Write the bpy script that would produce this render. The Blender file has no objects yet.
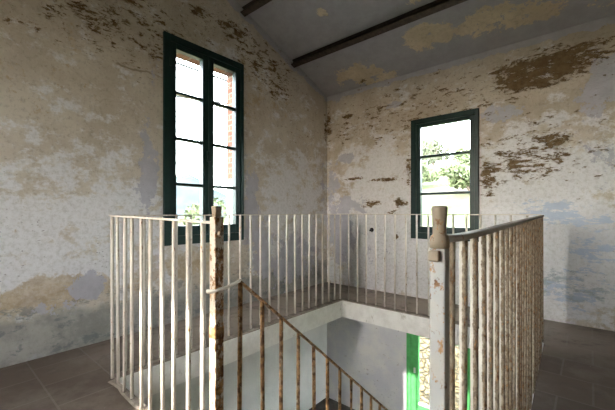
import bpy, bmesh, math, random
from mathutils import Vector, Matrix
random.seed(7)
scn = bpy.context.scene
COL = scn.collection

# ------------------------------------------------------------------ node helpers
class NT:
    def __init__(s, name):
        s.m = bpy.data.materials.new(name); s.m.use_nodes = True
        s.t = s.m.node_tree; s.t.nodes.clear()
        s.out = s.t.nodes.new('ShaderNodeOutputMaterial')
        s.pos = s.t.nodes.new('ShaderNodeNewGeometry').outputs['Position']
    def put(s, sock, v):
        if v is None: return
        if isinstance(v, bpy.types.NodeSocket): s.t.links.new(v, sock)
        else:
            if sock.type == 'RGBA' and len(v) == 3: v = (*v, 1)
            sock.default_value = v
    def n(s, typ, ins=None, out=0, **props):
        nd = s.t.nodes.new(typ)
        for k, v in props.items(): setattr(nd, k, v)
        for k, v in (ins or {}).items(): s.put(nd.inputs[k], v)
        return nd.outputs[out]
    def math(s, op, a, b=None, c=None, clamp=False):
        return s.n('ShaderNodeMath', {0: a, 1: b, 2: c}, operation=op, use_clamp=clamp)
    def vm(s, op, a, b=None, out=0):
        return s.n('ShaderNodeVectorMath', {0: a, 1: b}, out, operation=op)
    def noise(s, scale, detail=6, rough=.6, stretch=(1,1,1), off=(0,0,0), dist=0.):
        v = s.vm('MULTIPLY', s.vm('ADD', s.pos, off), stretch)
        return s.n('ShaderNodeTexNoise', {'Vector': v, 'Scale': scale, 'Detail': detail, 'Roughness': rough, 'Distortion': dist}, 0)
    def step(s, v, a, b):
        return s.n('ShaderNodeMapRange', {'Value': v, 'From Min': a, 'From Max': b, 'To Min': 0., 'To Max': 1.}, 0, interpolation_type='SMOOTHSTEP')
    def mix(s, f, a, b):
        nd = s.t.nodes.new('ShaderNodeMix'); nd.data_type = 'RGBA'
        s.put(nd.inputs[0], f); s.put(nd.inputs[6], a); s.put(nd.inputs[7], b)
        return nd.outputs[2]
    def ell(s, c, r):
        d = s.vm('DIVIDE', s.vm('SUBTRACT', s.pos, c), r)
        l = s.n('ShaderNodeVectorMath', {0: d}, 1, operation='LENGTH')
        return s.n('ShaderNodeMapRange', {'Value': l, 'From Min': 1.25, 'From Max': .35, 'To Min': 0., 'To Max': 1.}, 0)
    def ells(s, lst):
        r = None
        for c, rad, w in lst:
            e = s.math('MULTIPLY', s.ell(c, rad), w)
            r = e if r is None else s.math('MAXIMUM', r, e)
        return r
    def sep(s):
        nd = s.t.nodes.new('ShaderNodeSeparateXYZ'); s.t.links.new(s.pos, nd.inputs[0]); return nd.outputs
    def bump(s, h, strength=.3, dist=.01):
        return s.n('ShaderNodeBump', {'Height': h, 'Strength': strength, 'Distance': dist}, 0)
    def bsdf(s, color, rough=.8, metal=0., normal=None, spec=.3):
        b = s.n('ShaderNodeBsdfPrincipled', {'Base Color': color, 'Roughness': rough, 'Metallic': metal, 'Specular IOR Level': spec}, 0)
        if normal is not None: s.t.links.new(normal, b.node.inputs['Normal'])
        s.t.links.new(b, s.out.inputs[0]); return s.m

def plain(name, col, rough=.7, metal=0., var=.15, scale=12):
    N = NT(name); f = N.noise(scale, 5)
    d = tuple(c*(1-var*2) for c in col)
    return N.bsdf(N.mix(N.step(f, .3, .7), d, col), rough, metal, N.bump(f, .15))

# ------------------------------------------------------------------ plaster
LAV = (.41, .405, .45); BRN = (.12, .075, .036); CRM = (.60, .545, .46); CRM2 = (.50, .44, .355)
def plaster(name, lav, brn, white, ochre=(), special=None, lavt=.68, brnt=.735, cream=CRM, cream2=CRM2, bstretch=(1,1,2.4), lavc=LAV, sp_t=.69):
    N = NT(name); P = N.sep()
    c = N.mix(N.step(N.noise(1.9, 10, .72), .40, .60), cream, cream2)
    fine = N.noise(30, 7, .75); med = N.noise(9, 9, .75, off=(7,7,1), stretch=(1,1,1.5))
    c = N.mix(N.math('MULTIPLY', N.step(fine, .50, .68), .45), c, tuple(q*.5 for q in cream2))
    c = N.mix(N.math('MULTIPLY', N.step(med, .55, .66), .45), c, tuple(q*.62 for q in cream2))
    if white:
        w = N.math('ADD', N.noise(4.2, 12, .76, off=(3,1,9), stretch=(1,1,1.4)), N.math('MULTIPLY', N.ells(white), .25))
        c = N.mix(N.math('MULTIPLY', N.step(w, .53, .63), .78), c, N.mix(N.step(fine,.42,.66), (.75, .755, .785), (.60,.595,.595)))
    if ochre:
        o = N.math('ADD', N.noise(4.5, 10, .72, off=(9,5,2)), N.math('MULTIPLY', N.ells(ochre), .28))
        c = N.mix(N.math('MULTIPLY', N.step(o, .63, .69), .75), c, N.mix(N.step(N.noise(11, 8, .7), .38, .62), (.38, .28, .16), (.55, .46, .33)))
    l = N.math('ADD', N.noise(4.6, 12, .74, off=(1,7,4), dist=.15), N.math('MULTIPLY', N.ells(lav), .285))
    if special: c, l = special(N, P, c, l)
    lm = N.step(l, lavt-.012, lavt+.012)
    c = N.mix(N.math('MULTIPLY', lm, .9), c, N.mix(N.step(N.noise(8, 9, .7), .38, .62), lavc, tuple(q*1.13 for q in lavc)))
    bb = N.ells(brn)
    b1 = N.math('ADD', N.noise(8.0, 12, .77, stretch=bstretch, off=(5,5,5), dist=.25), N.math('MULTIPLY', bb, .22))
    b2 = N.math('ADD', N.noise(19, 9, .72, stretch=bstretch, off=(2,2,2)), N.math('MULTIPLY', bb, .155))
    bm = N.math('MAXIMUM', N.step(b1, brnt-.06, brnt-.045), N.step(b2, .70, .715))
    c = N.mix(N.math('MULTIPLY', N.step(b1, brnt-.10, brnt-.06), .4), c, (.36, .28, .19))
    c = N.mix(bm, c, N.mix(N.step(N.noise(14, 8, .7), .36, .64), BRN, (.20, .14, .075)))
    sp = N.step(N.math('ADD', N.noise(36, 5, .62, stretch=(1,1,1.7), off=(8,3,1)), N.math('MULTIPLY', N.step(N.noise(1.5, 4, .6, off=(3,3,3)), .45, .65), .075)), sp_t, sp_t+.025)
    c = N.mix(N.math('MULTIPLY', sp, .7), c, (.15, .125, .10))
    h = N.math('SUBTRACT', N.math('MULTIPLY', fine, .3), N.math('ADD', N.math('MULTIPLY', bm, 1.0), N.math('MULTIPLY', lm, .12)))
    h = N.math('ADD', h, N.math('MULTIPLY', med, .5))
    h = N.math('ADD', h, N.math('MULTIPLY', N.noise(4, 4), .8))
    return N.bsdf(c, .92, 0, N.bump(h, .6, .012), .15)

def left_special(N, P, c, l):
    z = P[2]; y = P[1]
    wob = N.math('MULTIPLY', N.math('SUBTRACT', N.noise(5, 8, .65), .5), .24)
    zz = N.math('ADD', z, wob)
    top = N.math('ADD', zz, N.math('MULTIPLY', y, .37))               # above the old paint line under the roof
    l = N.math('ADD', l, N.math('MULTIPLY', N.step(top, 2.555, 2.59), .6))
    dado = N.step(zz, .34, .24)                                       # damp painted base of the wall
    up = N.step(z, -.25, -.15)
    dado = N.math('MULTIPLY', dado, up)
    c = N.mix(N.math('MULTIPLY', dado, .8), c, N.mix(N.step(N.noise(4, 8, .7, off=(4,4,4)), .38, .62), (.21, .22, .205), (.37, .365, .335)))
    ds = N.math('MULTIPLY', N.step(N.noise(5, 10, .74, off=(1,2,3), stretch=(1,1,2)), .53, .60), N.math('MULTIPLY', N.step(zz, .52, .3), up))
    c = N.mix(N.math('MULTIPLY', ds, .7), c, (.17, .19, .19))
    crack = N.math('MULTIPLY', N.step(N.math('ABSOLUTE', N.math('SUBTRACT', N.math('ADD', z, N.math('MULTIPLY', wob, .35)), 2.19)), .012, .004),
                   N.step(N.noise(2.2, 4, off=(0,3,3)), .46, .56))
    c = N.mix(N.math('MULTIPLY', N.math('MULTIPLY', crack, .7), N.step(y, -2.3, -2.6)), c, (.22, .17, .12))
    low = N.step(z, -.1, -.2)                                         # storey below: grey limewash
    c = N.mix(low, c, N.mix(N.step(N.noise(2.5, 7), .35, .65), (.58, .565, .555), (.66, .645, .63)))
    l = N.math('SUBTRACT', l, N.math('MULTIPLY', low, .5))
    return c, l
def far_special(N, P, c, l):
    z = P[2]
    wob = N.math('MULTIPLY', N.math('SUBTRACT', N.noise(5, 8, .65, off=(2,0,0)), .5), .20)
    zz = N.math('ADD', z, wob)
    l = N.math('ADD', l, N.math('MULTIPLY', N.step(zz, 2.585, 2.62), .6))
    low = N.step(z, -.1, -.2)
    c = N.mix(low, c, N.mix(N.step(N.noise(2.3, 8, .65), .38, .62), (.56, .54, .57), (.66, .63, .60)))
    l = N.math('SUBTRACT', l, N.math('MULTIPLY', low, .08))
    teal = N.math('ADD', N.noise(6.0, 12, .77, off=(6,6,6), stretch=(1,1,2.0)), N.math('MULTIPLY', N.ells([((2.72,0,.33),(.5,1,.22),1.),((2.3,0,.2),(.3,1,.15),.6)]), .18))
    c = N.mix(N.math('MULTIPLY', N.step(teal, .655, .72), .75), c, (.27, .32, .35))
    blue = N.math('ADD', N.noise(5.5, 12, .76, off=(2,6,1), stretch=(1,1,3.0)), N.math('MULTIPLY', N.ells([((2.62,0,1.0),(.34,1,.16),1.),((2.85,0,.93),(.25,1,.08),.9),((2.3,0,1.08),(.2,1,.05),.7),((2.9,0,.65),(.3,1,.25),.75),((2.75,0,.3),(.4,1,.25),.7)]), .20))
    c = N.mix(N.math('MULTIPLY', N.step(blue, .645, .675), .85), c, (.42, .49, .60))
    return c, l
A = 9.
M = {}
M['wall_left'] = plaster('plaster_left',
    lav=[((0,-2.53,1.35),(A,.12,.5),1.),((0,-1.40,1.0),(A,.13,.7),1.),((0,-1.2,.55),(A,.25,.45),1.0),((0,-.7,.4),(A,.6,.4),.95),((0,-2.98,.44),(A,.13,.12),1.05),((0,-3.15,.33),(A,.3,.1),.5),((0,-.12,1.3),(A,.1,.8),.5),((0,-2.47,2.3),(A,.08,.3),.6)],
    brn=[((0,-2.7,2.55),(A,1.3,.5),.62),((0,-1.2,2.7),(A,.8,.4),.68),((0,-.6,2.1),(A,.7,.5),.36),((0,-1.62,2.93),(A,.4,.16),.85),((0,-1.2,2.75),(A,.3,.13),.8),((0,-1.0,2.5),(A,.35,.22),.75),((0,-2.0,2.95),(A,.25,.1),.85),((0,-2.95,2.5),(A,.4,.13),.78),((0,-2.6,2.6),(A,.3,.12),.6),((0,-.03,2.2),(A,.08,.3),.8),((0,-3.4,2.3),(A,.3,.15),.5)],
    white=[((0,-.7,1.0),(A,.8,.9),.7),((0,-2.9,.9),(A,1.0,.55),.62),((0,-3.2,.58),(A,.6,.09),.9)],
    ochre=[((0,-3.15,.43),(A,.55,.14),1.),((0,-2.0,.5),(A,.5,.2),.7),((0,-3.3,2.0),(A,.6,.5),.3),((0,-1.2,2.4),(A,.8,.5),.35)], special=left_special)
M['wall_far'] = plaster('plaster_far',
    lav=[((1.05,0,2.33),(.16,A,.07),1.),((.32,0,1.76),(.22,A,.10),.95),((.12,0,1.45),(.14,A,.4),.85),((.35,0,1.1),(.45,A,.16),.75),((2.2,0,2.0),(.25,A,.16),.8),((2.95,0,2.05),(.28,A,.3),1.),((.2,0,2.62),(.3,A,.12),.8),((.22,0,.75),(.35,A,.6),.85),((.75,0,.55),(.3,A,.3),.45),((2.95,0,1.5),(.25,A,.3),.4),((.5,0,-.45),(.5,A,.25),.3)],
    brn=[((1.3,0,2.2),(1.9,A,.6),.52),((2.5,0,1.6),(.9,A,.5),.5),((2.55,0,2.36),(.6,A,.2),1.15),((2.85,0,2.46),(.3,A,.06),1.),((2.2,0,2.42),(.3,A,.03),1.),((2.45,0,2.24),(.45,A,.11),1.1),((2.6,0,1.67),(.2,A,.14),.95),((2.42,0,1.5),(.5,A,.28),.8),((2.08,0,1.38),(.13,A,.25),.95),((.45,0,1.45),(.2,A,.03),1.05),((.9,0,1.41),(.3,A,.035),1.1),((.73,0,1.11),(.2,A,.07),.95),((1.12,0,1.12),(.13,A,.08),1.),((1.03,0,1.0),(.1,A,.04),.95),((1.22,0,1.5),(.05,A,.3),.85),((.37,0,2.31),(.14,A,.05),1.),((.03,0,2.25),(.07,A,.35),.9),((.83,0,2.3),(.12,A,.14),.72),((1.07,0,.71),(.05,A,.07),1.05),((1.75,0,2.3),(.35,A,.12),.6),((.3,0,2.1),(.25,A,.3),.6),((.35,0,-.32),(.3,A,.1),1.0),((.8,0,-.9),(.8,A,.7),.2)],
    white=[((.9,0,.6),(1.0,A,.9),1.1),((2.5,0,.7),(1.,A,.8),1.1),((2.4,0,1.3),(.9,A,.55),.85),((1.6,0,.3),(.9,A,.5),1.1),((.8,0,1.5),(.7,A,.5),.75)], special=far_special,
    cream=(.59,.53,.445), cream2=(.46,.395,.31))
M['wall_other'] = plaster('plaster_plain', cream=(.40,.34,.27), cream2=(.28,.22,.165), lav=[((4.6,-2,.5),(1,2,.8),.5)], brn=[((4.6,-2,2.5),(1,2,.4),.5)], white=[])
M['ceiling'] = plaster('plaster_ceiling',
    lav=[((0,0,0),(.1,.1,.1),0.)], brn=[((.65,-.05,2.68),(.09,.12,.1),.8)], white=[], lavc=(.345,.34,.375), sp_t=.78,
    special=lambda N, P, c, l: (c, N.math('SUBTRACT', N.math('ADD', l, .36), N.math('MULTIPLY', N.ells([
        ((.66,-.2,2.73),(.36,.24,.5),1.25),((.85,-.05,2.66),(.35,.10,.5),1.1),((1.62,-.40,2.8),(.40,.20,.5),1.25),((2.05,-.36,2.8),(.42,.18,.5),1.1),((2.45,-.27,2.77),(.45,.18,.5),1.1),
        ((.77,-1.1,3.05),(.1,.08,.5),.95),((1.68,-.82,2.95),(.12,.07,.5),.9),((3.0,-.2,2.7),(.4,.2,.5),.9),((1.9,-.7,2.9),(.3,.15,.4),.7)]), .25))),
    cream=(.68,.59,.43), cream2=(.56,.47,.33), lavt=.655, bstretch=(1,1,1))

# ------------------------------------------------------------------ other materials
def rusty(name, paint, rust_amt, paint2=None, vert=3., side=0., sc=48):
    N = NT(name)
    n1 = N.noise(sc, 9, .75, stretch=(1,1,1/vert), off=(2,9,4))
    n2 = N.noise(70, 5, .7, stretch=(1,1,.5))
    r = N.step(N.math('ADD', N.math('MULTIPLY', n1, .7), N.math('MULTIPLY', n2, .3)), .66-rust_amt, .71-rust_amt)
    if side:   # shade on the room-facing sides, put into the colour as extra rust
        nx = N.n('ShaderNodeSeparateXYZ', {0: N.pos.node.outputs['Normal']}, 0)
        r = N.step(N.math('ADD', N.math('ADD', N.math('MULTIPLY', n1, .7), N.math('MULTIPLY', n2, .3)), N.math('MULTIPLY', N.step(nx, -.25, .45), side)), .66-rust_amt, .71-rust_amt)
    p = N.mix(N.step(N.noise(7, 5), .35, .65), paint, paint2 or tuple(c*.8 for c in paint))
    if side and sc > 60: p = N.mix(N.math('MULTIPLY', N.step(N.math('ADD', nx, N.math('MULTIPLY', N.math('SUBTRACT', n1, .5), 1.2)), -.16, -.04), .88), p, N.mix(N.step(n1, .4, .6), (.36, .28, .19), (.12, .075, .04)))  # shaded side of the round bars painted brown
    rc = N.mix(N.step(N.noise(40, 6, off=(1,1,7)), .35, .65), (.12, .055, .02), (.47, .265, .115))
    return N.bsdf(N.mix(r, p, rc), .62, 0, N.bump(N.math('SUBTRACT', n2, r), .35, .002), .35)
M['iron_cream'] = rusty('painted_iron_cream', (.67, .62, .54), .095)
M['iron_right'] = rusty('rusted_iron_shaded_side', (.62, .57, .49), .06, (.50,.44,.36), 2., .08, 80)
M['iron_rust'] = rusty('rusted_iron', (.48, .38, .26), .24)
M['newel_grey'] = rusty('painted_iron_grey', (.41, .415, .405), .115, (.47, .435, .37), 1.5, 0., 75)
M['newel_cream'] = rusty('painted_iron_newel', (.66, .58, .47), .11, None, 1.5, .09)  # unlit right face browned in the colour by the side term
M['newel_top'] = rusty('worn_iron_top', (.33, .265, .185), .13, None, 1.)
M['rail_brown'] = rusty('worn_handrail', (.48, .43, .37), .09)

def tiles():
    N = NT('clay_floor_tiles')
    v = N.vm('ADD', N.pos, (.115, .03, 0))
    br = N.t.nodes.new('ShaderNodeTexBrick')
    br.offset = .5; br.inputs['Scale'].default_value = 1; br.inputs['Mortar Size'].default_value = .0055
    br.inputs['Brick Width'].default_value = .30; br.inputs['Row Height'].default_value = .30
    br.inputs['Color1'].default_value = (.095, .072, .055, 1); br.inputs['Color2'].default_value = (.12, .09, .068, 1)
    br.inputs['Mortar'].default_value = (.14, .118, .10, 1); br.inputs['Mortar Smooth'].default_value = .3
    N.t.links.new(v, br.inputs['Vector'])
    c = br.outputs[0]
    c = N.mix(N.math('MULTIPLY', N.step(N.noise(2.6, 9, .7), .46, .68), .5), c, (.20, .175, .15))
    lit_walk = N.ells([((.35,-1.3,0),(.7,1.6,1),1.),((1.6,-.35,0),(1.6,.6,1),1.)])  # window light on the walkways painted in as paler tile
    c = N.mix(N.math('MULTIPLY', lit_walk, N.math('MULTIPLY', N.step(N.noise(5, 8, .7, off=(2,2,0)), .25, .5), .85)), c, (.44, .38, .32))
    c = N.mix(N.math('MULTIPLY', N.step(N.noise(7, 9, .7, off=(4,1,0)), .52, .72), .55), c, (.075, .062, .052))
    c = N.mix(N.step(N.noise(38, 3, off=(9,4,0)), .73, .75), c, (.5, .48, .45))
    h = N.math('SUBTRACT', N.math('MULTIPLY', N.noise(9, 5), .6), br.outputs[1])
    return N.bsdf(c, .68, 0, N.bump(h, .4, .006), .3)
M['tiles'] = tiles()
def whitewash():
    N = NT('whitewashed_slab_edge'); n = N.noise(9, 8, .7)
    c = N.mix(N.step(n, .35, .62), (.70, .68, .64), (.80, .785, .75))
    c = N.mix(N.math('MULTIPLY', N.step(N.noise(14, 8, .7, off=(3,3,3), stretch=(1,1,.6)), .60, .70), .6), c, (.38, .33, .27))
    return N.bsdf(c, .85, 0, N.bump(n, .4, .008), .2)
M['whitewash'] = whitewash()
def curbm():
    N = NT('mortar_curb'); n = N.noise(14, 8, .7)
    return N.bsdf(N.mix(N.step(n, .35, .65), (.33, .29, .245), (.20, .165, .135)), .85, 0, N.bump(n, .6, .01), .2)
M['curb'] = curbm()
M['edge'] = plain('shaded_gap_slab_edge', (.13, .11, .09), .9, 0, .25, 20)  # dark tone stands in for the shaded gap beside the right-hand bars
def bricks(name, plast_below):
    N = NT(name); P = N.sep()
    nz = N.math('ABSOLUTE', N.n('ShaderNodeSeparateXYZ', {0: N.pos.node.outputs['True Normal']}, 2))
    flat = N.math('GREATER_THAN', nz, .5)
    up = N.math('ADD', N.math('MULTIPLY', flat, N.math('MULTIPLY', P[0], .45)), N.math('MULTIPLY', N.math('SUBTRACT', 1., flat), P[2]))
    v = N.n('ShaderNodeCombineXYZ', {0: N.math('ADD', N.math('MULTIPLY', P[0], N.math('SUBTRACT', 1., flat)), P[1]), 1: up, 2: 0.})
    br = N.t.nodes.new('ShaderNodeTexBrick'); br.inputs['Scale'].default_value = 1
    br.inputs['Brick Width'].default_value = .14; br.inputs['Row Height'].default_value = .06; br.inputs['Mortar Size'].default_value = .007
    br.inputs['Color1'].default_value = (.12, .05, .035, 1); br.inputs['Color2'].default_value = (.15, .075, .05, 1); br.inputs['Mortar'].default_value = (.16, .135, .115, 1)
    N.t.links.new(v, br.inputs['Vector'])
    z = N.math('ADD', P[2], N.math('MULTIPLY', N.math('SUBTRACT', N.noise(9, 5), .5), .12))
    c = N.mix(N.step(z, plast_below+.03, plast_below-.03), br.outputs[0], (.66, .62, .56))
    return N.bsdf(c, .9, 0, N.bump(br.outputs[1], .4, -.01), .1)
M['brick'] = bricks('brick_reveal', 1.35)
M['green_dark'] = plain('dark_green_gloss_paint', (.007, .030, .027), .35, 0, .12, 20)
M['green_bright'] = plain('bright_green_paint', (.10, .42, .13), .45, 0, .12, 14)
M['beam'] = plain('dark_brown_beam', (.045, .030, .022), .6, 0, .25, 25)
M['beam_light'] = plain('worn_beam_flange', (.085, .062, .048), .6, 0, .25, 25)
M['white_paint'] = plain('white_enamel', (.75, .73, .68), .4)
M['dark'] = plain('black_iron', (.02, .018, .016), .5)
M['steel'] = plain('black_cable', (.03, .03, .03), .6)
M['concrete'] = plain('worn_concrete', (.34, .32, .30), .85, 0, .2, 6)
M['landing'] = plain('dark_landing_tiles', (.13, .115, .105), .8, 0, .25, 6)
def glassm():
    N = NT('window_glass')
    tr = N.n('ShaderNodeBsdfTransparent', {'Color': (.93, .96, .95)})
    gl = N.n('ShaderNodeBsdfGlossy', {'Color': (1, 1, 1), 'Roughness': .03})
    f = N.n('ShaderNodeFresnel', {'IOR': 1.35})
    mx = N.n('ShaderNodeMixShader', {0: f, 1: tr, 2: gl})
    N.t.links.new(mx, N.out.inputs[0]); return N.m
M['glass'] = glassm()
def stone():
    N = NT('rubble_stone')
    v = N.vm('MULTIPLY', N.vm('ADD', N.pos, N.vm('MULTIPLY', N.n('ShaderNodeTexNoise', {'Vector': N.pos, 'Scale': 3., 'Detail': 3.}, 1), (.3, .3, .3))), (1.5, 1.5, 2.1))
    ed = N.n('ShaderNodeTexVoronoi', {'Vector': v}, 0, feature='DISTANCE_TO_EDGE')
    cl = N.n('ShaderNodeTexVoronoi', {'Vector': v}, 1)
    g = N.n('ShaderNodeRGBToBW', {0: cl})
    c = N.mix(g, (.24, .17, .085), (.27, .225, .15))
    c = N.mix(N.math('MULTIPLY', N.step(N.noise(8, 6), .4, .7), .5), c, (.17, .125, .075))
    c = N.mix(N.step(ed, .07, .02), c, (.10, .085, .06))
    return N.bsdf(c, .9, 0, N.bump(N.step(ed, 0., .15), .8, .05), .1)
M['stone'] = stone()
def ground():
    N = NT('dry_hillside_grass'); n = N.noise(.35, 8, .65)
    c = N.mix(N.step(n, .42, .60), (.060, .062, .034), (.042, .056, .022))
    c = N.mix(N.step(N.noise(.12, 5, .6, off=(13,4,0)), .54, .62), c, (.085, .078, .058))
    return N.bsdf(c, .95, 0, N.bump(N.noise(2, 6), .8, .2), .05)
M['ground'] = ground()
def farhill():
    N = NT('hazy_distant_hills'); n = N.noise(.05, 9, .7)
    return N.bsdf(N.mix(N.step(n, .4, .6), (.030, .037, .040), (.040, .046, .046)), 1, 0, None, 0.)  # blue-grey tone puts distance haze into the hill colour
M['hills'] = farhill()
def leafm(name, a, b):
    N = NT(name); n = N.noise(2.5, 4)
    return N.bsdf(N.mix(N.step(n, .35, .65), a, b), .7, 0, None, .1)
M['leaf_a'] = leafm('olive_leaves', (.068, .076, .048), (.092, .10, .066))
M['leaf_b'] = leafm('fresh_leaves', (.066, .084, .04), (.086, .10, .054))
M['bark'] = plain('grey_bark', (.13, .10, .08), .9, 0, .2, 20)

# ------------------------------------------------------------------ mesh helpers
def link(name, bm, mats, parent=None, bevel=0, smooth=False):
    bmesh.ops.recalc_face_normals(bm, faces=bm.faces)
    me = bpy.data.meshes.new(name); bm.to_mesh(me); bm.free()
    for m in (mats if isinstance(mats, (list, tuple)) else [mats]): me.materials.append(m)
    if smooth:
        for p in me.polygons: p.use_smooth = True
    o = bpy.data.objects.new(name, me); COL.objects.link(o)
    if parent is not None:
        o.parent = parent; o.matrix_parent_inverse = parent.matrix_world.inverted() if False else Matrix.Translation(-parent_loc(parent))
    if bevel:
        b = o.modifiers.new('bevel', 'BEVEL'); b.width = bevel; b.segments = 2; b.limit_method = 'ANGLE'
    return o
def parent_loc(p):
    v = Vector((0,0,0))
    while p is not None:
        v += p.location + (p.matrix_parent_inverse.translation if p.parent else Vector((0,0,0))); p = p.parent
    return v
def empty(name, loc, label=None, cat=None, group=None):
    o = bpy.data.objects.new(name, None); o.location = loc; COL.objects.link(o)
    return tag(o, label, cat, group)
def tag(o, label=None, cat=None, group=None, kind=None):
    if label: o['label'] = label
    if cat: o['category'] = cat
    if group: o['group'] = group
    if kind: o['kind'] = kind
    return o
def hexa(bm, p, mat=0):
    """p: 8 points, bottom ring 0-3 then top ring 4-7"""
    v = [bm.verts.new(q) for q in p]
    for f in ((3,2,1,0),(4,5,6,7),(0,1,5,4),(1,2,6,5),(2,3,7,6),(3,0,4,7)):
        bm.faces.new([v[i] for i in f]).material_index = mat
def box(bm, x0, x1, y0, y1, z0, z1, mat=0):
    hexa(bm, [(x0,y0,z0),(x1,y0,z0),(x1,y1,z0),(x0,y1,z0),(x0,y0,z1),(x1,y0,z1),(x1,y1,z1),(x0,y1,z1)], mat)
def sweep(bm, path, w, h, mat=0):
    """rectangular flat bar, width w across (horizontal), thickness h, along path of points (top centre line)"""
    rings = []
    n = len(path)
    for i, p in enumerate(path):
        p = Vector(p); d = (Vector(path[min(i+1,n-1)]) - Vector(path[max(i-1,0)])); d.z = 0; d.normalize()
        s = Vector((d.y, -d.x, 0)) * (w/2)
        rings.append([bm.verts.new(q) for q in (p-s-Vector((0,0,h)), p+s-Vector((0,0,h)), p+s, p-s)])
    for a, b in zip(rings, rings[1:]):
        for k in range(4): bm.faces.new((a[k], a[(k+1)%4], b[(k+1)%4], b[k])).material_index = mat
    bm.faces.new(rings[0][::-1]); bm.faces.new(rings[-1])
def tube(bm, path, r, seg=8):
    rings = []; n = len(path)
    for i, p in enumerate(path):
        p = Vector(p); d = (Vector(path[min(i+1,n-1)]) - Vector(path[max(i-1,0)])).normalized()
        q = d.to_track_quat('Z', 'Y'); rr = r[i] if isinstance(r, (list, tuple)) else r
        rings.append([bm.verts.new(p + q @ Vector((rr*math.cos(t*2*math.pi/seg), rr*math.sin(t*2*math.pi/seg), 0))) for t in range(seg)])
    for a, b in zip(rings, rings[1:]):
        for k in range(seg): bm.faces.new((a[k], a[(k+1)%seg], b[(k+1)%seg], b[k]))
    bm.faces.new(rings[0][::-1]); bm.faces.new(rings[-1])

# ------------------------------------------------------------------ the shell
EAVE, SL, YB, XR, TH = 2.66, .37, -6.3, 4.6, .27
ZB = -3.2
def roof(y): return EAVE + SL*min(abs(y), abs(YB - y))
def wall(name, mp, us, holes, ztop, mat, brick=True):
    """mp(u, z, d): wall coordinates -> world, d = 0 inner face, 1 outer face; holes = (u0,u1,z0,z1)"""
    us = sorted(set(us) | {h[i] for h in holes for i in (0, 1)})
    bm = bmesh.new()
    def quad(pts, m):
        bm.faces.new([bm.verts.new(p) for p in pts]).material_index = m
    for a, b in zip(us, us[1:]):
        cuts = sorted((h[2], h[3]) for h in holes if h[0] <= a+1e-6 and h[1] >= b-1e-6)
        z = ZB; spans = []
        for c0, c1 in cuts: spans.append((z, c0)); z = c1
        for s0, s1 in spans:
            for d in (0, 1): quad([mp(a,s0,d), mp(b,s0,d), mp(b,s1,d), mp(a,s1,d)], 0)
        for d in (0, 1): quad([mp(a,z,d), mp(b,z,d), mp(b,ztop(b),d), mp(a,ztop(a),d)], 0)
        quad([mp(a,ztop(a),0), mp(b,ztop(b),0), mp(b,ztop(b),1), mp(a,ztop(a),1)], 0)
        quad([mp(a,ZB,0), mp(b,ZB,0), mp(b,ZB,1), mp(a,ZB,1)], 0)
    for u in (us[0], us[-1]):
        quad([mp(u,ZB,0), mp(u,ztop(u),0), mp(u,ztop(u),1), mp(u,ZB,1)], 0)
    for u0, u1, z0, z1 in holes:
        for (p, q) in (((u0,z0),(u1,z0)), ((u1,z0),(u1,z1)), ((u1,z1),(u0,z1)), ((u0,z1),(u0,z0))):
            quad([mp(*p,0), mp(*q,0), mp(*q,1), mp(*p,1)], 1)
    bmesh.ops.remove_doubles(bm, verts=bm.verts, dist=1e-5)
    return tag(link(name, bm, [mat, M['brick']]), kind='structure')
mpL = lambda u, z, d: (-TH*d, u, z)
mpF = lambda u, z, d: (u, TH*d, z)
mpR = lambda u, z, d: (XR+TH*d, u, z)
mpB = lambda u, z, d: (u, YB-TH*d, z)
W1 = (-2.385, -1.525, .715, 2.59)
W2 = (1.27, 1.98, .705, 2.075)
W3 = (1.205, 1.972, -1.60, -.30)
W4 = (1.04, 1.825, .70, 2.62)
W6_FILL = (-1.75, -.35, -1.5, -.3)
W7_FILL = (-5.3, -4.3, -2.3, -.55)
W5_FILL = (-5.45, -4.58, .705, 2.605)
mid = YB/2
wall('wall_left', mpL, [YB, mid, 0], [W1, W5_FILL, W7_FILL], roof, M['wall_left'])
wall('wall_far', mpF, [0, XR], [W2, W3], lambda u: EAVE, M['wall_far'])
wall('wall_right', mpR, [YB, mid, 0], [W6_FILL], roof, M['wall_other'])
wall('wall_back', mpB, [0, XR], [W4], lambda u: EAVE, M['wall_other'])
# roof slopes
bm = bmesh.new()
e = .5; t = .18
def rz(y): return EAVE + SL*(-y) if y > mid else EAVE + SL*(y-YB)
prof = [e, mid, YB-e]
zs = [EAVE-SL*e, EAVE-SL*mid, EAVE-SL*e]
for (ya, za), (yb, zb) in zip(zip(prof, zs), list(zip(prof, zs))[1:]):
    hexa(bm, [(-e,ya,za),(XR+e,ya,za),(XR+e,yb,zb),(-e,yb,zb),(-e,ya,za+t),(XR+e,ya,za+t),(XR+e,yb,zb+t),(-e,yb,zb+t)])
tag(link('ceiling', bm, M['ceiling']), kind='structure')

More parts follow.
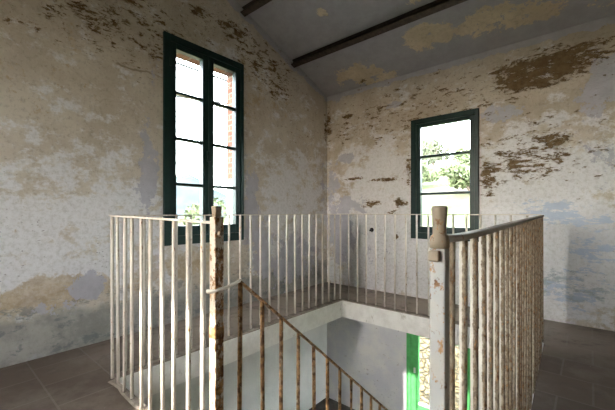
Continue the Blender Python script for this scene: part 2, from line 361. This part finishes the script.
# main floor: slab with the stair well cut out of it
wa, wb, wc, wd = (.715,-3.03), (.735,-.68), (2.603,-.68), (2.692,-3.03)
def slab(bm, z0, z1):
    o = [(0,YB),(0,-3.03),(0,-.68),(0,0)], [(wa[0],YB),wa,wb,(wb[0],0)], [(wd[0],YB),wd,wc,(wc[0],0)], [(XR,YB),(XR,-3.03),(XR,-.68),(XR,0)]
    V = {}
    for z in (z0, z1):
        for i in range(4):
            for j in range(4): V[i,j,z] = bm.verts.new((*o[i][j], z))
    for i in range(3):
        for j in range(3):
            if (i, j) == (1, 1): continue
            bm.faces.new([V[i,j,z1],V[i+1,j,z1],V[i+1,j+1,z1],V[i,j+1,z1]]).material_index = 0
            bm.faces.new([V[i,j,z0],V[i,j+1,z0],V[i+1,j+1,z0],V[i+1,j,z0]]).material_index = 1
    for a, b, mi in (((1,1),(1,2),1),((1,2),(2,2),1),((2,2),(2,1),2),((2,1),(1,1),1)):
        bm.faces.new([V[(*a,z0)],V[(*b,z0)],V[(*b,z1)],V[(*a,z1)]]).material_index = mi
    for k in range(3):
        for a, b in (((0,k),(0,k+1)),((3,k),(3,k+1)),((k,0),(k+1,0)),((k,3),(k+1,3))):
            bm.faces.new([V[(*a,z0)],V[(*b,z0)],V[(*b,z1)],V[(*a,z1)]]).material_index = 1
bm = bmesh.new(); slab(bm, -.185, 0)
tag(link('floor', bm, [M['tiles'], M['whitewash'], M['edge']]), kind='structure')
# raised mortar curb the railing is set in, along three sides and part of the front
bm = bmesh.new()
def strip(p, q, w0, w1, h):
    p = Vector((*p,0)); q = Vector((*q,0)); d = (q-p).normalized(); s = Vector((-d.y, d.x, 0))
    n = max(2, int((q-p).length/.06))
    rg = []
    for i in range(n+1):
        c = p.lerp(q, i/n); hh = h*(1+.25*random.uniform(-1,1)); ww = w1+.008*random.uniform(-1,1)
        rg.append([bm.verts.new(c+s*w0+Vector((0,0,0))), bm.verts.new(c+s*ww), bm.verts.new(c+s*(ww-.012)+Vector((0,0,hh))), bm.verts.new(c+s*w0+Vector((0,0,hh)))])
    for a, b in zip(rg, rg[1:]):
        for k in range(4): bm.faces.new((a[k], a[(k+1)%4], b[(k+1)%4], b[k]))
    bm.faces.new(rg[0][::-1]); bm.faces.new(rg[-1])
strip(wa, wb, .0, .08, .010); strip(wb, wc, .0, .085, .010);
strip((1.90,-3.03), wa, .0, .04, .005)
tag(link('trim_1', bm, M['curb']), kind='structure')
# storey below
bm = bmesh.new(); box(bm, 0, XR, YB, 0, ZB-.15, ZB); tag(link('floor_lower', bm, M['landing']), kind='structure')
bm = bmesh.new(); box(bm, 0, XR, -1.08, 0, -1.80, -1.65); tag(link('floor_landing', bm, M['landing']), kind='structure')
# stairs down from the gap in the railing to the landing
st = empty('staircase', (2.24,-3.03,-1.65), 'concrete stair flight going down from the railing gap to the landing', 'stairs')
bm = bmesh.new(); nst = 9; run = (3.03-1.08)/nst; rise = 1.65/nst
pr = [(-3.03, 0-rise)]
for i in range(nst):
    y = -3.03+run*i; pr.append((y+run, -rise*(i+1)))
    if i < nst-1: pr.append((y+run, -rise*(i+2)))
pr += [(-1.08, -1.65-.02), (-1.35, -1.65-.02), (-3.03, -rise-.22)]
ra = [bm.verts.new((1.90, y, z)) for y, z in pr]; rb = [bm.verts.new((2.57, y, z)) for y, z in pr]
bm.faces.new(ra); bm.faces.new(rb[::-1])
for i in range(len(pr)): j = (i+1) % len(pr); bm.faces.new((ra[i], ra[j], rb[j], rb[i]))
link('flight', bm, M['concrete'], st)
bm = bmesh.new()
hexa(bm, [(1.82,-3.03,-.40),(1.90,-3.03,-.40),(1.90,-1.08,-1.95),(1.82,-1.08,-1.95),(1.82,-3.03,-.01),(1.90,-3.03,-.01),(1.90,-1.08,-1.60),(1.82,-1.08,-1.60)])
link('stringer', bm, M['whitewash'], st)

# ------------------------------------------------------------------ windows
def window(name, mp, hole, fl, fr, ft, fb, leaves, bars, mat, glass=True, stile=.05, open_=False):
    """mp(u,z,n): n = metres into the room from the wall face"""
    u0, u1, z0, z1 = hole
    root = empty(name, mp((u0+u1)/2, z0, 0)); tag(root, kind='structure')
    def bx(bm, a, b, c, d, n0, n1):
        hexa(bm, [mp(a,c,n0), mp(b,c,n0), mp(b,c,n1), mp(a,c,n1), mp(a,d,n0), mp(b,d,n0), mp(b,d,n1), mp(a,d,n1)])
    g = .012
    bm = bmesh.new()
    bx(bm, u0-g, u0+fl, z0-g, z1+g, -.075, .022); bx(bm, u1-fr, u1+g, z0-g, z1+g, -.075, .022)
    bx(bm, u0+fl, u1-fr, z1-ft, z1+g, -.075, .022); bx(bm, u0+fl, u1-fr, z0-g, z0+fb, -.075, .022)
    link('frame', bm, mat, root, .004)
    if leaves == 0: return root
    w = (u1-fr-u0-fl)/leaves
    for k in range(leaves):
        a = u0+fl+w*k; b = a+w; c = z0+fb; d = z1-ft
        bm = bmesh.new(); s = stile
        bx(bm, a, a+s, c, d, -.055, .008); bx(bm, b-s, b, c, d, -.055, .008)
        bx(bm, a+s, b-s, d-s*.8, d, -.055, .008); bx(bm, a+s, b-s, c, c+s*1.5, -.055, .008)
        sash = link('sash', bm, mat, root, .004)
        for zz in bars:
            bm = bmesh.new(); bx(bm, a+s, b-s, zz-.014, zz+.014, -.045, .0)
            link('muntin', bm, mat, sash, .003)
        bm = bmesh.new(); bx(bm, a+s, b-s, c+s*1.5, d-s*.8, -.033, -.029)
        link('pane', bm, M['glass'], sash)
    return root
mL = lambda u, z, n: (n, u, z)
mF = lambda u, z, n: (u, -n, z)
mB = lambda u, z, n: (u, YB+n, z)
w1 = window('window_1', mL, W1, .05, .024, .05, .07, 2, (2.10, 1.68, 1.26), M['green_dark'], stile=.061)
for zz in (.95, 2.35):
    for u in (W1[0]+.045, W1[1]-.034):
        bm = bmesh.new(); tube(bm, [(.028, u, zz-.04), (.028, u, zz+.04)], .008, 8); link('hinge', bm, M['green_dark'], w1)
bm = bmesh.new(); tube(bm, [(.022, -1.945, .80), (.022, -1.945, 2.50)], .007, 8); link('locking_bar', bm, M['green_dark'], w1)
bm = bmesh.new(); box(bm, .008, .035, -1.965, -1.925, 1.50, 1.60); link('catch', bm, M['green_dark'], w1, .004)
w2 = window('window_2', mF, W2, .05, .03, .045, .06, 1, (1.645, 1.215), M['green_dark'], stile=.048)
for zz in (.95, 1.85):
    bm = bmesh.new(); tube(bm, [(W2[0]+.048, -.026, zz-.04), (W2[0]+.048, -.026, zz+.04)], .008, 8); link('hinge', bm, M['green_dark'], w2)
w4 = window('window_4', mB, W4, .0, .0, .0, .05, 0, (), M['green_dark'])
window('fill_window_5', mL, W5_FILL, .05, .036, .05, .07, 2, (2.10, 1.68, 1.26), M['green_dark'], stile=.057)  # added unseen window, lets extra fill light into the room
mR = lambda u, z, n: (XR-n, u, z)
window('fill_window_6', mR, W6_FILL, .05, .05, .05, .07, 2, (-.9,), M['green_dark'])  # unseen window added to light the lower left wall
window('fill_window_7', mL, W7_FILL, .05, .05, .05, .07, 2, (-1.1, -1.7), M['green_dark'])  # another added opening out of view, brightens the storey below
# green glazed opening on the stair landing
w3 = empty('window_3', (1.59, 0, -1.6)); tag(w3, kind='structure')
bm = bmesh.new()
x0, x1, z0, z1 = W3
box(bm, x0-.005, x0+.05, -.012, .07, z0, z1); box(bm, x1-.05, x1+.005, -.012, .07, z0, z1)
box(bm, x0+.05, x1-.05, -.012, .07, z1-.06, z1); box(bm, x0+.05, x1-.05, -.012, .07, z0, z0+.06)
link('frame', bm, M['green_bright'], w3, .004)
bm = bmesh.new()
box(bm, x0+.05, x0+.135, -.002, .05, z0+.06, z1-.06); box(bm, x1-.135, x1-.05, -.002, .05, z0+.06, z1-.06)
box(bm, x0+.135, x1-.135, -.002, .05, z1-.15, z1-.06); box(bm, x0+.135, x1-.135, -.002, .05, z0+.06, -1.255)
s3 = link('sash', bm, M['green_bright'], w3, .004)
bm = bmesh.new(); box(bm, x0+.135, x1-.135, .0, .012, -1.255, -1.235); link('putty', bm, M['white_paint'], s3)
bm = bmesh.new(); box(bm, x0+.135, x1-.135, .02, .024, -1.235, z1-.15); link('pane', bm, M['glass'], s3)
bm = bmesh.new(); box(bm, x0+.085, x0+.105, -.016, 0, -.89, -.83); link('white_paint', bm, M['white_paint'], s3, .003)  # small block standing in for a white paint chip

bm = bmesh.new(); box(bm, -.265, -.10, -2.39, -1.52, 2.545, 2.60)
tag(link('trim_2', bm, M['brick']), kind='structure')        # brick soldier course over the tall window
# ------------------------------------------------------------------ roof beams
ang = math.atan(SL)
def beam(y, label):
    zc = EAVE - SL*y
    root = empty('ceiling_beam', (0, y, zc), label, 'beam', None)
    R = Matrix.Rotation(-ang, 4, 'X')
    def part(nm, a, b, c, d, mat):
        bm = bmesh.new(); box(bm, .012, XR-.012, a, b, c, d)
        bmesh.ops.transform(bm, matrix=Matrix.Translation((0, y, zc)) @ R, verts=bm.verts)
        return link(nm, bm, mat, root, .004)
    part('web', -.012, .012, -.068, -.014, M['beam'])
    part('upper_flange', -.034, .034, -.014, -.004, M['beam'])
    part('lower_flange', -.034, .034, -.080, -.068, M['beam_light'])
    bm = bmesh.new(); box(bm, .012, .06, .012, .034, -.064, -.024)
    bmesh.ops.transform(bm, matrix=Matrix.Translation((0, y, zc)) @ R, verts=bm.verts)
    link('fixing_block', bm, M['beam'], root, .006)
    return root
beam(-.71, 'dark brown ceiling beam crossing above the far wall window, nearest the corner')
beam(-1.50, 'dark brown ceiling beam at the top edge, farther from the corner')

# ------------------------------------------------------------------ railing round the well
rl = empty('landing_railing', (1.65, -1.9, 0), 'white and rusty iron bar railing with two newel posts guarding three sides of the stairwell', 'railing')
BT = .018
def bar(x, y, zt, mat, parent=rl, zb=0., name='baluster', t=BT, rot=0.):
    bm = bmesh.new(); j = .004
    dx, dy = random.uniform(-j, j), random.uniform(-j, j)
    h = t/2*random.uniform(.94, 1.06)
    tube(bm, [(x+dx, y+dy, zb), (x+dx*.6, y+dy*.6, zb+(zt-zb)*.5), (x, y, zt)], h, 10)
    o = link(name, bm, mat, parent, 0, True)
    for p in o.data.polygons: p.use_smooth = abs(p.normal.z) < .5
    return o
YF, XL, YFAR = -3.035, .668, -.63
def yf(x): return YF - .06*(x-XL)/(1.862-XL)
RT = .009
# front run
def zf(x): return .985 - .018*(x-XL)/(1.86-XL)
for x in (.679, .772, .901, 1.009, 1.143, 1.260, 1.391, 1.514, 1.640, 1.757): bar(x, yf(x), zf(x)-RT, M['iron_cream'])
bm = bmesh.new(); sweep(bm, [(XL-.012, YF, .985), (1.27, yf(1.27), .977), (1.843, yf(1.843), .967)], .026, RT); link('top_rail', bm, M['iron_cream'], rl, .002)
# left run
y = -.735
while y > -3.03:
    bar(XL, y, .976, M['iron_cream'], t=.0175); y -= .111
bm = bmesh.new(); sweep(bm, [(XL, YF+.013, .985), (XL, -1.8, .983), (XL, YFAR, .985)], .024, RT); link('top_rail', bm, M['iron_cream'], rl, .002)
# far run
for k in range(17):
    x = XL + .005 + .1135*k
    if x < 2.56: bar(x, YFAR, .976, M['iron_cream'], t=.0175)
bm = bmesh.new(); sweep(bm, [(XL+.012, YFAR, .985), (1.6, YFAR, .984), (2.58, YFAR, .986)], .024, RT); link('top_rail', bm, M['iron_cream'], rl, .002)
# right run, handrail dips towards the newel
def xr(y): return 2.585 + (2.655-2.585)*(YFAR - y)/(YFAR+3.16)
prz = [(-3.145,.958),(-3.08,.955),(-3.02,.9525),(-2.93,.9520),(-2.8,.9525),(-2.69,.9535),(-2.5,.956),(-2.3,.959),(-2.0,.963),(-1.5,.969),(-1.0,.974),(YFAR,.980)]
def zr(y):
    for (a, za), (b, zb) in zip(prz, prz[1:]):
        if a <= y <= b: return za+(zb-za)*(y-a)/(b-a)
    return prz[0][1]
y = YFAR
while y > -3.10:
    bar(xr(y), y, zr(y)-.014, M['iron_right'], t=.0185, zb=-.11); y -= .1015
bm = bmesh.new(); sweep(bm, [(xr(a), a, z) for a, z in prz], .032, .015); link('top_rail', bm, M['rail_brown'], rl, .005)
# newel posts
def newel(x, y, s, zs, ztop, mat, right):
    h = s/2
    bm = bmesh.new(); box(bm, x-h, x+h, y-h, y+h, 0, zs)
    nw = link('newel_post', bm, mat, rl, .003)
    return nw
nr = newel(2.663, -3.165, .0285, .935, 1.01, M['newel_grey'], True)
bm = bmesh.new()
prof = [(.0185,.935),(.0185,.950),(.0165,.957),(.0128,.960),(.0130,.975),(.0140,.992),(.0152,1.006),(.0145,1.0105),(.010,1.012)]
tube(bm, [(2.663,-3.165,z) for r, z in prof], [r*.93 for r, z in prof], 20)
link('finial', bm, M['newel_top'], nr, 0, True)
bm = bmesh.new(); box(bm, 2.6515, 2.6705, -3.192, -3.179, .912, .932); link('bolt', bm, M['newel_top'], nr, .003)
nl = newel(1.862, -3.10, .036, .985, 1.02, M['newel_cream'], False)
bm = bmesh.new(); h=.0125
hexa(bm, [(1.862-h,-3.10-h,.985),(1.862+h,-3.10-h,.985),(1.862+h,-3.10+h,.985),(1.862-h,-3.10+h,.985)] + [(1.862+a*.0138,-3.10+b*.0138,1.022) for a,b in ((-1,-1),(1,-1),(1,1),(-1,1))])
link('finial', bm, M['newel_top'], nl, .003)
bm = bmesh.new(); tube(bm, [(1.880,-3.10,.925),(1.890,-3.10,.925)], [.011,.007], 10); link('bolt', bm, M['newel_top'], nl)
bm = bmesh.new(); box(bm, 1.8425, 1.8815, -3.1195, -3.0805, .555, .595); link('band', bm, M['iron_rust'], nl, .002)

# stair rail
sr = empty('stair_railing', (1.862, -2.0, -1.0), 'rusty brown iron stair railing sloping down into the stairwell from the pale newel', 'railing')
bm = bmesh.new()
XS = 1.862; S0 = (-2.995, .745); sl = .868
ye = -1.16
def hz(y): return S0[1] - sl*(y-S0[0])
sweep(bm, [(XS, S0[0]-.005, hz(S0[0])), (XS, -2.5, hz(-2.5)), (XS, -2.0, hz(-2.0)), (XS, ye, hz(ye))], .024, .010); link('handrail', bm, M['iron_rust'], sr, .002)
bm = bmesh.new()
tube(bm, [(1.846,-3.125,.722),(1.852,-3.128,.722),(1.870,-3.124,.724),(1.890,-3.085,.732),(1.882,-3.03,.741),(XS,S0[0],.741)], [.007,.0085,.0075,.006,.006,.006], 8)
link('tie_bar', bm, M['iron_cream'], sr, 0, True)
y = S0[0]
while y < ye:
    zb = -.01 - (1.59/1.95)*(y+3.03)
    bar(XS, y, hz(y)-.009, M['iron_rust'], sr, zb, t=.0175); y += .1095

# peg on the far wall
bm = bmesh.new(); tube(bm, [(.729,-.001,.775),(.729,-.010,.775),(.729,-.012,.775),(.729,-.05,.768)], [.028,.026,.014,.011], 12)
tag(link('wall_peg', bm, M['dark'], None, 0, False), 'small dark round peg on the far wall behind the railing', 'peg')

# ------------------------------------------------------------------ outside
def smst(a, b, v):
    t = max(0, min(1, (v-a)/(b-a))); return t*t*(3-2*t)
def hh(x, y):
    hill = -.4 + .19*(y-2.4) if y > 2.4 else -.4
    if y > 44: hill = -.4+.19*41.6 - .05*(y-44)
    k = smst(-.95, -.60, (x-2.87)/(y+3.78))
    v = -3.4*(1-k) + hill*k
    return v + .25*math.sin(x*.7+y*.3)*math.sin(y*.45)*min(1, max(0, (y-3)/8))
bm = bmesh.new(); gx = [-60+2.0*i for i in range(56)]; gy = [2.4+1.5*j for j in range(46)]
V = [[bm.verts.new((x, y, hh(x, y))) for y in gy] for x in gx]
for i in range(len(gx)-1):
    for j in range(len(gy)-1): bm.faces.new((V[i][j], V[i+1][j], V[i+1][j+1], V[i][j+1]))
tag(link('hillside', bm, M['ground'], None, 0, True), kind='structure')
bm = bmesh.new(); box(bm, -420, 80, -120, 420, -3.75, -3.45); tag(link('ground', bm, M['ground']), kind='structure')
bm = bmesh.new(); box(bm, -12, 30, 1.95, 2.4, -3.45, -.45)
tag(link('garden_wall', bm, M['stone']), 'rubble stone garden wall seen through the green landing window', 'wall')
# distant ridge
bm = bmesh.new(); rows = []
for j in range(9):
    row = []
    for i in range(60):
        a = math.radians(95 + i*1.5)      # compass angle round the house
        d = 230 + j*22
        env = 36 + 10*math.sin(i*.31+1.2) + 4*math.sin(i*.9) + 2*math.sin(i*2.1)
        env *= 1 - .35*smst(152, 122, 95+i*1.5)
        row.append(bm.verts.new((d*math.cos(a), d*math.sin(a), -3.5 + env*smst(0, 5, j) - (6*(j-5) if j > 5 else 0))))
    rows.append(row)
for a, b in zip(rows, rows[1:]):
    for i in range(59): bm.faces.new((a[i], a[i+1], b[i+1], b[i]))
tag(link('hills', bm, M['hills'], None, 0, True), kind='structure')

def leaf_mesh(n, rx, ry, rz_, ls, seed):
    rnd = random.Random(seed); bm = bmesh.new()
    lobes = [(Vector((rnd.uniform(-.55,.55), rnd.uniform(-.55,.55), rnd.uniform(-.35,.6))), rnd.uniform(.38,.6)) for _ in range(9)]
    for _ in range(n):
        c, r = rnd.choice(lobes)
        d = Vector((rnd.gauss(0,1), rnd.gauss(0,1), rnd.gauss(0,1))).normalized()*r*rnd.uniform(.6,1.0)
        p = c+d; p = Vector((p.x*rx, p.y*ry, p.z*rz_ + rz_))
        u = Vector((rnd.gauss(0,1), rnd.gauss(0,1), rnd.gauss(0,1))).normalized(); w = u.orthogonal().normalized()
        l = ls*rnd.uniform(.6,1.3)
        bm.faces.new([bm.verts.new(p+q) for q in (-u*l, w*l*.45, u*l, -w*l*.45)])
    return bm
def plant(name, loc, r, h, seed, mat, label, cat, trunk, group=None, n=1500):
    root = empty(name, loc, label, cat, group)
    bm = leaf_mesh(n, r, r, h/2*.8, r*.11, seed)
    bmesh.ops.translate(bm, verts=bm.verts, vec=Vector(loc)+Vector((0,0,trunk)))
    link('foliage', bm, mat, root)
    bm = bmesh.new(); x, y, z = loc
    tube(bm, [(x,y,z-.2),(x+.05*r,y,z+trunk*.6),(x,y+.05*r,z+trunk+h*.4)], [.09*r,.07*r,.03*r], 8)
    for k in range(4):
        a = k*1.6+seed
        tube(bm, [(x,y,z+trunk*.7),(x+.3*r*math.cos(a),y+.3*r*math.sin(a),z+trunk+h*.25),(x+.55*r*math.cos(a),y+.55*r*math.sin(a),z+trunk+h*.5)], [.05*r,.035*r,.015*r], 6)
    link('trunk', bm, M['bark'], root)
for x, y, r, h, tr, mt, lab in (
    (-11.3, 31.5, 1.9, 4.4, .3, 'leaf_a', 'large olive-grey bush on the hillside at the left of the far window view'),
    (-13.2, 41.0, 2.0, 4.2, .4, 'leaf_a', 'bush on the hilltop skyline at the left of the far window view'),
    (-6.2, 40.0, 1.8, 3.6, .3, 'leaf_a', 'bush on the hilltop skyline at the right of the far window view'),
    (-5.3, 29.0, 1.6, 2.8, .2, 'leaf_b', 'green bush right of the pale path in the far window view'),
    (-9.2, 40.5, 1.3, 2.4, .2, 'leaf_b', 'small hilltop bush in the middle of the far window view'),
    (-5.6, 17.5, 1.4, 2.0, .1, 'leaf_b', 'low bright green bush in the bottom pane of the far window, left side'),
    (-1.9, 15.0, 1.5, 1.9, .1, 'leaf_b', 'low bright green bush in the bottom pane of the far window, right side')):
    plant('hillside_bush', (x, y, hh(x, y)), r, h, int(abs(x*7+y)), M[mt], lab, 'bush', tr, 'bushes on the hillside')
plant('garden_tree', (-11.2, 4.9, -3.45), 1.15, 3.2, 77, M['leaf_b'], 'bright green tree below the tall left window', 'tree', 2.7)
plant('garden_tree', (-19.0, 9.6, -3.45), 1.7, 3.4, 78, M['leaf_a'], 'olive-grey tree behind the right leaf of the tall left window', 'tree', 1.2)

# two cables strung past the tall window
def cable(p, q, sag, r, label):
    p = Vector(p); q = Vector(q); bm = bmesh.new()
    tube(bm, [p.lerp(q, i/16)-Vector((0,0,sag*4*(i/16)*(1-i/16))) for i in range(17)], r, 6)
    tag(link('overhead_cable', bm, M['steel'], None, 0, True), label, 'cable', 'cables outside the tall window')
cable((-3,-6,3.77), (-3,9,3.84), -.0, .022, 'upper dark cable crossing the top pane of the tall left window')
cable((-3.4,-5,2.74), (-3.4,6,4.15), 0, .02, 'lower dark cable close to the upper crossbar of the tall left window')

# ------------------------------------------------------------------ light
SUN_DIR = Vector((.02, 1, -.5)).normalized()
sd = bpy.data.lights.new('sun', 'SUN'); sd.energy = 7.0; sd.angle = math.radians(.53); sd.color = (1, .95, .88)
so = bpy.data.objects.new('sun', sd); so.rotation_euler = SUN_DIR.to_track_quat('-Z', 'Y').to_euler(); so.location = (1.4, -12, 6); COL.objects.link(so)
w = bpy.data.worlds.new('sky'); scn.world = w; w.use_nodes = True
t_ = w.node_tree; t_.nodes.clear()
out = t_.nodes.new('ShaderNodeOutputWorld'); bg = t_.nodes.new('ShaderNodeBackground')
sky = t_.nodes.new('ShaderNodeTexSky'); sky.sky_type = 'NISHITA'; sky.sun_disc = False
sky.sun_elevation = math.radians(26.5); sky.sun_rotation = math.radians(180); sky.dust_density = 1.0
mx = t_.nodes.new('ShaderNodeMix'); mx.data_type = 'RGBA'; mx.inputs[0].default_value = .82
mx.inputs[7].default_value = (4.1, 4.15, 4.25, 1)
t_.links.new(sky.outputs[0], mx.inputs[6]); t_.links.new(mx.outputs[2], bg.inputs[0]); t_.links.new(bg.outputs[0], out.inputs[0])
bg.inputs[1].default_value = 4.2

# ------------------------------------------------------------------ camera
cd = bpy.data.cameras.new('camera'); cam = bpy.data.objects.new('camera', cd); COL.objects.link(cam)
cd.sensor_width = 36; cd.lens = 36*330/615; cd.clip_start = .05; cd.clip_end = 2000
cam.location = (2.873, -3.782, 1.0); cam.rotation_euler = (math.radians(90), 0, math.radians(40.6))
cd.shift_y = -(212.4-205)/615*-1
scn.camera = cam
vs = scn.view_settings
vs.view_transform = 'Standard'; vs.look = 'None'; vs.gamma = 1; vs.use_curve_mapping = False; vs.exposure = 1.0
scn.cycles.max_bounces = 10; scn.cycles.diffuse_bounces = 8; scn.cycles.transparent_max_bounces = 12
scn.cycles.use_denoising = True
